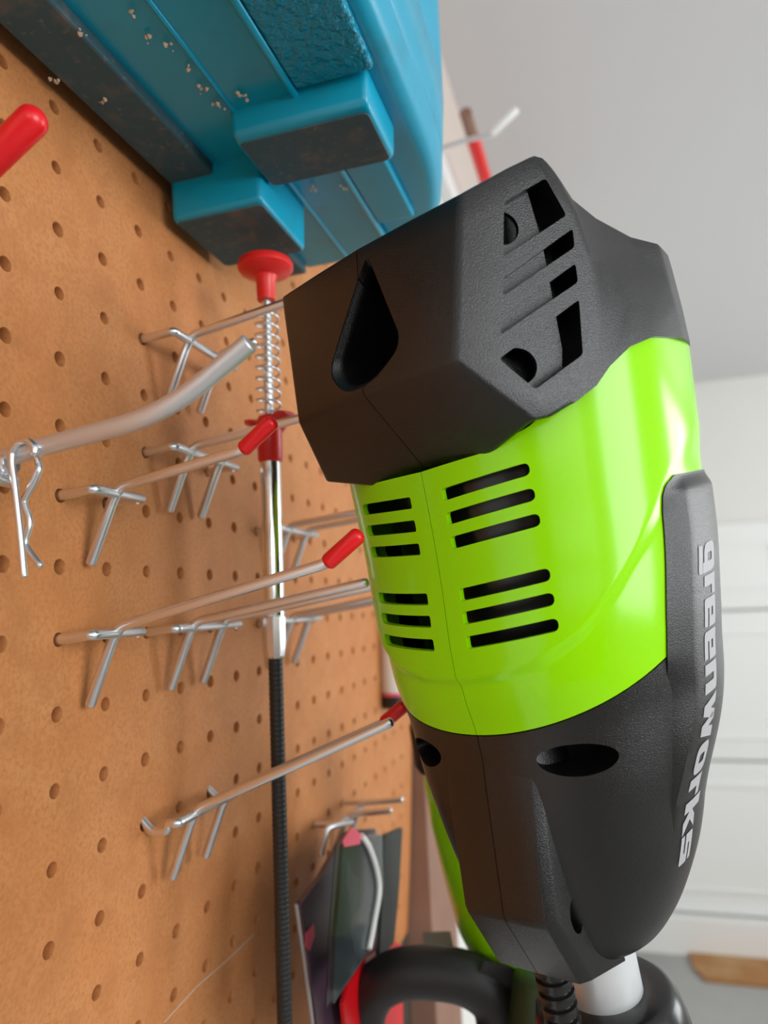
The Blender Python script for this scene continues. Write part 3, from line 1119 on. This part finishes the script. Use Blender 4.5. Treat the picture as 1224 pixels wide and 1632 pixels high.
def foot(name, x0, x1, y0, y1, zb, zt, r):
    """moulded foot: rounded front, dusty flat sole"""
    loops = []
    for z_, g in ((zt, -1.0), (zb + r, 0.0), (zb + r * 0.45, r * 0.16), (zb + r * 0.12, r * 0.5), (zb, r)):
        loops.append([(p[0], p[1], z_) for p in round_poly([(x0 + g * 0.4, y0 + g), (x1 - g * 0.4, y0 + g), (x1 - g * 0.4, y1 - g * 0.4), (x0 + g * 0.4, y1 - g * 0.4)], 3.0, 4)])
    a = mk(name, *loft(loops), M['teal'], case, smooth=50)
    g = r
    v, f = loft([[(p[0], p[1], zb - 0.05) for p in round_poly([(x0 + g * .4, y0 + g), (x1 - g * .4, y0 + g), (x1 - g * .4, y1 - g * .4), (x0 + g * .4, y1 - g * .4)], 3.0, 4)],
                 [(p[0], p[1], zb - 0.5) for p in round_poly([(x0 + g * .4 + .3, y0 + g + .3), (x1 - g * .4 - .3, y0 + g + .3), (x1 - g * .4 - .3, y1 - g * .4 - .3), (x0 + g * .4 + .3, y1 - g * .4 - .3)], 3.0, 4)]])
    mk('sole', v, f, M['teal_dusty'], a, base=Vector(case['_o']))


foot('foot', 49.0, 109.5, 65.0, 104.0, 176.8, ZB + 9, 4.0)
foot('foot', 1.5, 48.5, 94.0, 145.0, 165.5, ZB + 9, 2.5)
# sawdust crumbs caught on the underside
rc = random.Random(11)
crumbs = []
spots = [(300, 110), (318, 138), (322, 146), (345, 168), (350, 172), (275, 75), (233, 62), (212, 22), (290, 235), (305, 240), (128, 52), (162, 158), (380, 150), (392, 157), (410, 235), (470, 205), (420, 265), (500, 300), (545, 300), (560, 262), (385, 208), (395, 215), (430, 190), (90, 128)]
for (cx_, cy_) in spots:
    p0 = on_z(cx_, cy_, ZB + (3.4 if cx_ > 200 else -0.4))
    for _ in range(3):
        q = p0 + Vector((rc.uniform(-2, 2), rc.uniform(-2, 2), 0))
        r = rc.uniform(0.35, 1.2)
        crumbs.append(([q + Vector(d_) * r * rc.uniform(0.6, 1.4) for d_ in ((1, 0, 0), (0, 1, 0), (-1, 0, 0), (0, -1, 0), (0, 0, 1), (0, 0, -1))],
                       [(0, 1, 4), (1, 2, 4), (2, 3, 4), (3, 0, 4), (1, 0, 5), (2, 1, 5), (3, 2, 5), (0, 3, 5)]))
o = mk('sawdust', *join(*crumbs), M['lint'], case)
o['kind'] = 'stuff'

# ------------------------------------------------------------------ packs hanging low on the board
def card(name, label, cat, pix, X, thick, m, group=None):
    pts = [on_x(x_, y_, X) for x_, y_ in pix]
    c_ = pts[0]
    t = thing(name, label, cat, tuple(c_), group)
    pl2 = [(p.y, p.z) for p in pts]
    pl2 = round_poly(pl2, 2.5, 3)
    mk('card', *loft([[(X, a, b) for a, b in pl2], [(X + thick, a, b) for a, b in pl2]]), m, t)
    return t


t = card('blister_pack', 'dark purple pack with a pink mark hanging beside the flexible cable', 'package', [(545, 1325), (592, 1320), (600, 1640), (497, 1640), (482, 1520), (470, 1440), (505, 1395)], 26, 3, M['purple'], 'packs on the low hook')
pm = [on_x(x_, y_, 29.4) for x_, y_ in ((488, 1486), (500, 1472), (502, 1490), (494, 1515), (487, 1508))]
mk('pink_mark', *loft([[(29.1, p.y, p.z) for p in pm], [(29.5, p.y, p.z) for p in pm]]), M['pink'], t)
ed = [on_x(x_, y_, 29.2) for x_, y_ in ((472, 1442), (484, 1522), (499, 1640))]
mk('card_edge', *tube(ed, 0.9, 8), M['grey_print'], t)
t = card('blister_pack', 'clear pouch of slate coloured parts hanging on the low hook', 'package', [(541, 1345), (604, 1330), (606, 1420), (588, 1505), (524, 1602), (528, 1500)], 46, 2, M['slate'], 'packs on the low hook')
fl = [on_x(x_, y_, 49) for x_, y_ in ((536, 1340), (610, 1326), (611, 1420), (592, 1512), (520, 1606), (524, 1500))]
mk('clear_film', *loft([[(48.6, p.y, p.z) for p in fl], [(48.9, p.y, p.z) for p in fl]]), M['film'], t)
for a, b in (((524, 1606), (540, 1345)), ((590, 1510), (604, 1395))):
    pass
lp = [on_x(x_, y_, 50) for x_, y_ in ((576, 1332), (588, 1350), (600, 1385), (604, 1420), (596, 1470), (588, 1512))]
mk('white_strap', *tube(smooth_path(lp, 5), 1.7, 8), M['white'], t, smooth=60)
hd = [on_x(x_, y_, 49.2) for x_, y_ in ((545, 1340), (560, 1318), (575, 1330), (573, 1345), (548, 1350))]
mk('red_header', *loft([[(49.0, p.y, p.z) for p in hd], [(49.6, p.y, p.z) for p in hd]]), M['pink'], t)
card('flat_pack', 'plain charcoal card hanging behind the clear pouch', 'package', [(606, 1332), (636, 1318), (630, 1420), (622, 1502), (598, 1530), (604, 1420)], 40, 2.5, M['charcoal'], 'packs on the low hook')
# rounded chrome ends of the hook and its little hanging loop
t = thing('wire_loop', 'small bright wire loop on the hook above the blister packs', 'wire', tuple(on_x(520, 1320, 14)))
mk('loop', *tube(smooth_path([on_x(512, 1362, 14), on_x(517, 1335, 14), on_x(521, 1322, 14), on_x(535, 1316, 16), on_x(560, 1310, 18)], 5), 1.8, 10, dome=0.7), M['zinc'], t, smooth=60)

# red pouch showing round the loop handle
t = card('red_pouch', 'red edged pouch hanging behind the black loop handle', 'package', [(622, 1499), (636, 1505), (638, 1640), (546, 1640), (541, 1600), (550, 1566), (580, 1526)], 34, 2, M['red'])

# white cartridge with a dark nozzle end on the board
yb_ = 405.0
pA, pB = on_y(622, 940, yb_), on_y(622, 1128, yb_)
t = thing('sealant_cartridge', 'white cartridge with dark cap end hanging at the edge of the pegboard', 'cartridge', (pA.x, yb_, pB.z))
rc_ = 11.5
mk('cartridge_body', *lathe([(rc_ - 1, on_y(622, 1103, yb_).z), (rc_, on_y(622, 1100, yb_).z), (rc_, pA.z), (rc_ - 1.5, pA.z + 2)], (pA.x, yb_, 0), (0, 0, 1), 28), M['white'], t, smooth=40)
mk('red_ring', *lathe([(rc_ + .2, on_y(622, 1108, yb_).z), (rc_ + .2, on_y(622, 1103, yb_).z)], (pA.x, yb_, 0), (0, 0, 1), 28), M['pink'], t, smooth=40)
mk('cap', *lathe([(rc_ - 2, pB.z), (rc_, pB.z + 2), (rc_, on_y(622, 1108, yb_).z)], (pA.x, yb_, 0), (0, 0, 1), 28), M['rubber'], t, smooth=40)

# ------------------------------------------------------------------ second lime tool with loop handle, hanging behind
def at(x, y, d):
    return C + ray(x, y) * d


D2 = 430.0
org = at(800, 1500, D2)
t = thing('garden_tool', 'lime green tool with a black loop handle hanging behind the trimmer', 'garden tool', tuple(org))
right = RM @ Vector((1, 0, 0))
right.z = 0
right.normalize()
back_ = Vector((-right.y, right.x, 0))
rows = [(1228, 674, 760, 14), (1262, 679, 790, 22), (1310, 687, 812, 28), (1370, 701, 830, 32), (1430, 717, 845, 34), (1480, 731, 850, 33), (1510, 746, 850, 28), (1526, 772, 840, 16)]
loops = []
for y_, xl, xr_, dp in rows:
    l_, r_ = at(xl, y_, D2), at(xr_, y_, D2)
    c_ = (l_ + r_) / 2
    hw = (r_ - l_).length / 2
    loops.append([c_ + right * hw * math.cos(a) + back_ * dp * math.sin(a) for a in [2 * math.pi * k / 28 for k in range(28)]])
mk('lime_body', *loft(loops), M['lime'], t, smooth=60)
loops = []
for y_, xl, xr_, dp in ((1150, 655, 745, 12), (1158, 652, 752, 16), (1215, 660, 765, 17), (1226, 668, 765, 15)):
    l_, r_ = at(xl, y_, D2), at(xr_, y_, D2)
    c_ = (l_ + r_) / 2
    hw = (r_ - l_).length / 2
    loops.append([c_ + right * hw * math.copysign(abs(math.cos(a)) ** 0.5, math.cos(a)) + back_ * dp * math.copysign(abs(math.sin(a)) ** 0.5, math.sin(a)) for a in [2 * math.pi * (k + 0.5) / 24 for k in range(24)]])
mk('black_top', *loft(loops), M['rubber'], t, smooth=40)
DL = 400.0
lp = [at(x_, y_, d_) for x_, y_, d_ in ((578, 1730, 412), (577, 1640, 410), (584, 1600, 408), (603, 1570, 405), (640, 1552, 402), (690, 1550, 400), (745, 1560, 398), (787, 1590, 396), (802, 1640, 394), (804, 1730, 392))]
sp_ = smooth_path(lp, 6)
bk = [(772, 1530), (842, 1549), (826, 1590), (816, 1650), (816, 1735), (768, 1735), (764, 1640), (756, 1570)]
mk('handle_bracket', *loft([[at(a_, b_, 403) for a_, b_ in bk], [at(a_, b_, 389) for a_, b_ in bk]]), M['rubber'], t)
mk('loop_handle', *tube(sp_, [12.6 + 2.2 * (k / (len(sp_) - 1)) ** 2 for k in range(len(sp_))], 22), M['rubber'], t, smooth=60)
ga, gb = at(690, 1508, 428), at(722, 1508, 428)
v, f = box((-7, -9, -9), (7, 9, 5))
mk('switch_block', [at(698, 1510, 428) + right * p[0] * 1.2 + back_ * p[1] + Vector((0, 0, p[2])) for p in v], f, M['greygreen'], t)
gl = [at(x_, y_, 380) for x_, y_ in ((858, 1560), (856, 1640), (854, 1760))]
mk('green_grip', *tube(gl, [13, 15, 16], 24, dome=0.4), M['darkgreen'], t, smooth=60)

# ------------------------------------------------------------------ high on the wall: red pole on a white-ended hook
za, zb2 = on_x(752, 200, 40), on_x(764, 280, 40)
t = thing('wall_pole', 'long red pole stored on the wall under the ceiling', 'pole', (45, za.y, za.z))
pa = on_x(740, 150, 45)
pb = on_x(775, 330, 45)
mid = pa + (pb - pa) * 0.35
mk('bare_end', *tube([(45, pa.y, mid.z), (45, mid.y, mid.z)], 9, 16), M['wood'], t, smooth=50)
mk('red_sleeve', *tube([(45, mid.y, mid.z), (45, pb.y + 500, mid.z)], 10.5, 16, dome=0.5), M['redplastic'], t, smooth=50)
YW = 640.0
hA, hB, hC = on_y(745, 223, YW), on_y(783, 214, YW), on_y(822, 176, YW)
t = thing('wall_hook', 'white ended wire hook on the wall under the ceiling', 'hook', (-20, YW, hA.z))
mk('wire', *tube([(-22, YW, hA.z - 8), tuple(hA), tuple(hB)], 2.8, 12), M['zinc'], t, smooth=50)
mk('white_end', *tube([hB, hC], 4.6, 16, dome=0.6), M['white'], t, smooth=50)
t = thing('wall_rail', 'white rail fixed along the wall above the pegboard', 'rail', (-22, 900, 600))
q0, q1 = on_x(712, 290, -10), on_x(745, 300, -10)
v, f = box((-22, 520, q0.z - 20), (-2, 1500, q0.z + 30))
o = mk('rail', v, f, M['white'], t)
bevel_mesh(o.data, 3, 2)

for o in list(bpy.data.objects):
    if '_o' in o:
        del o['_o']
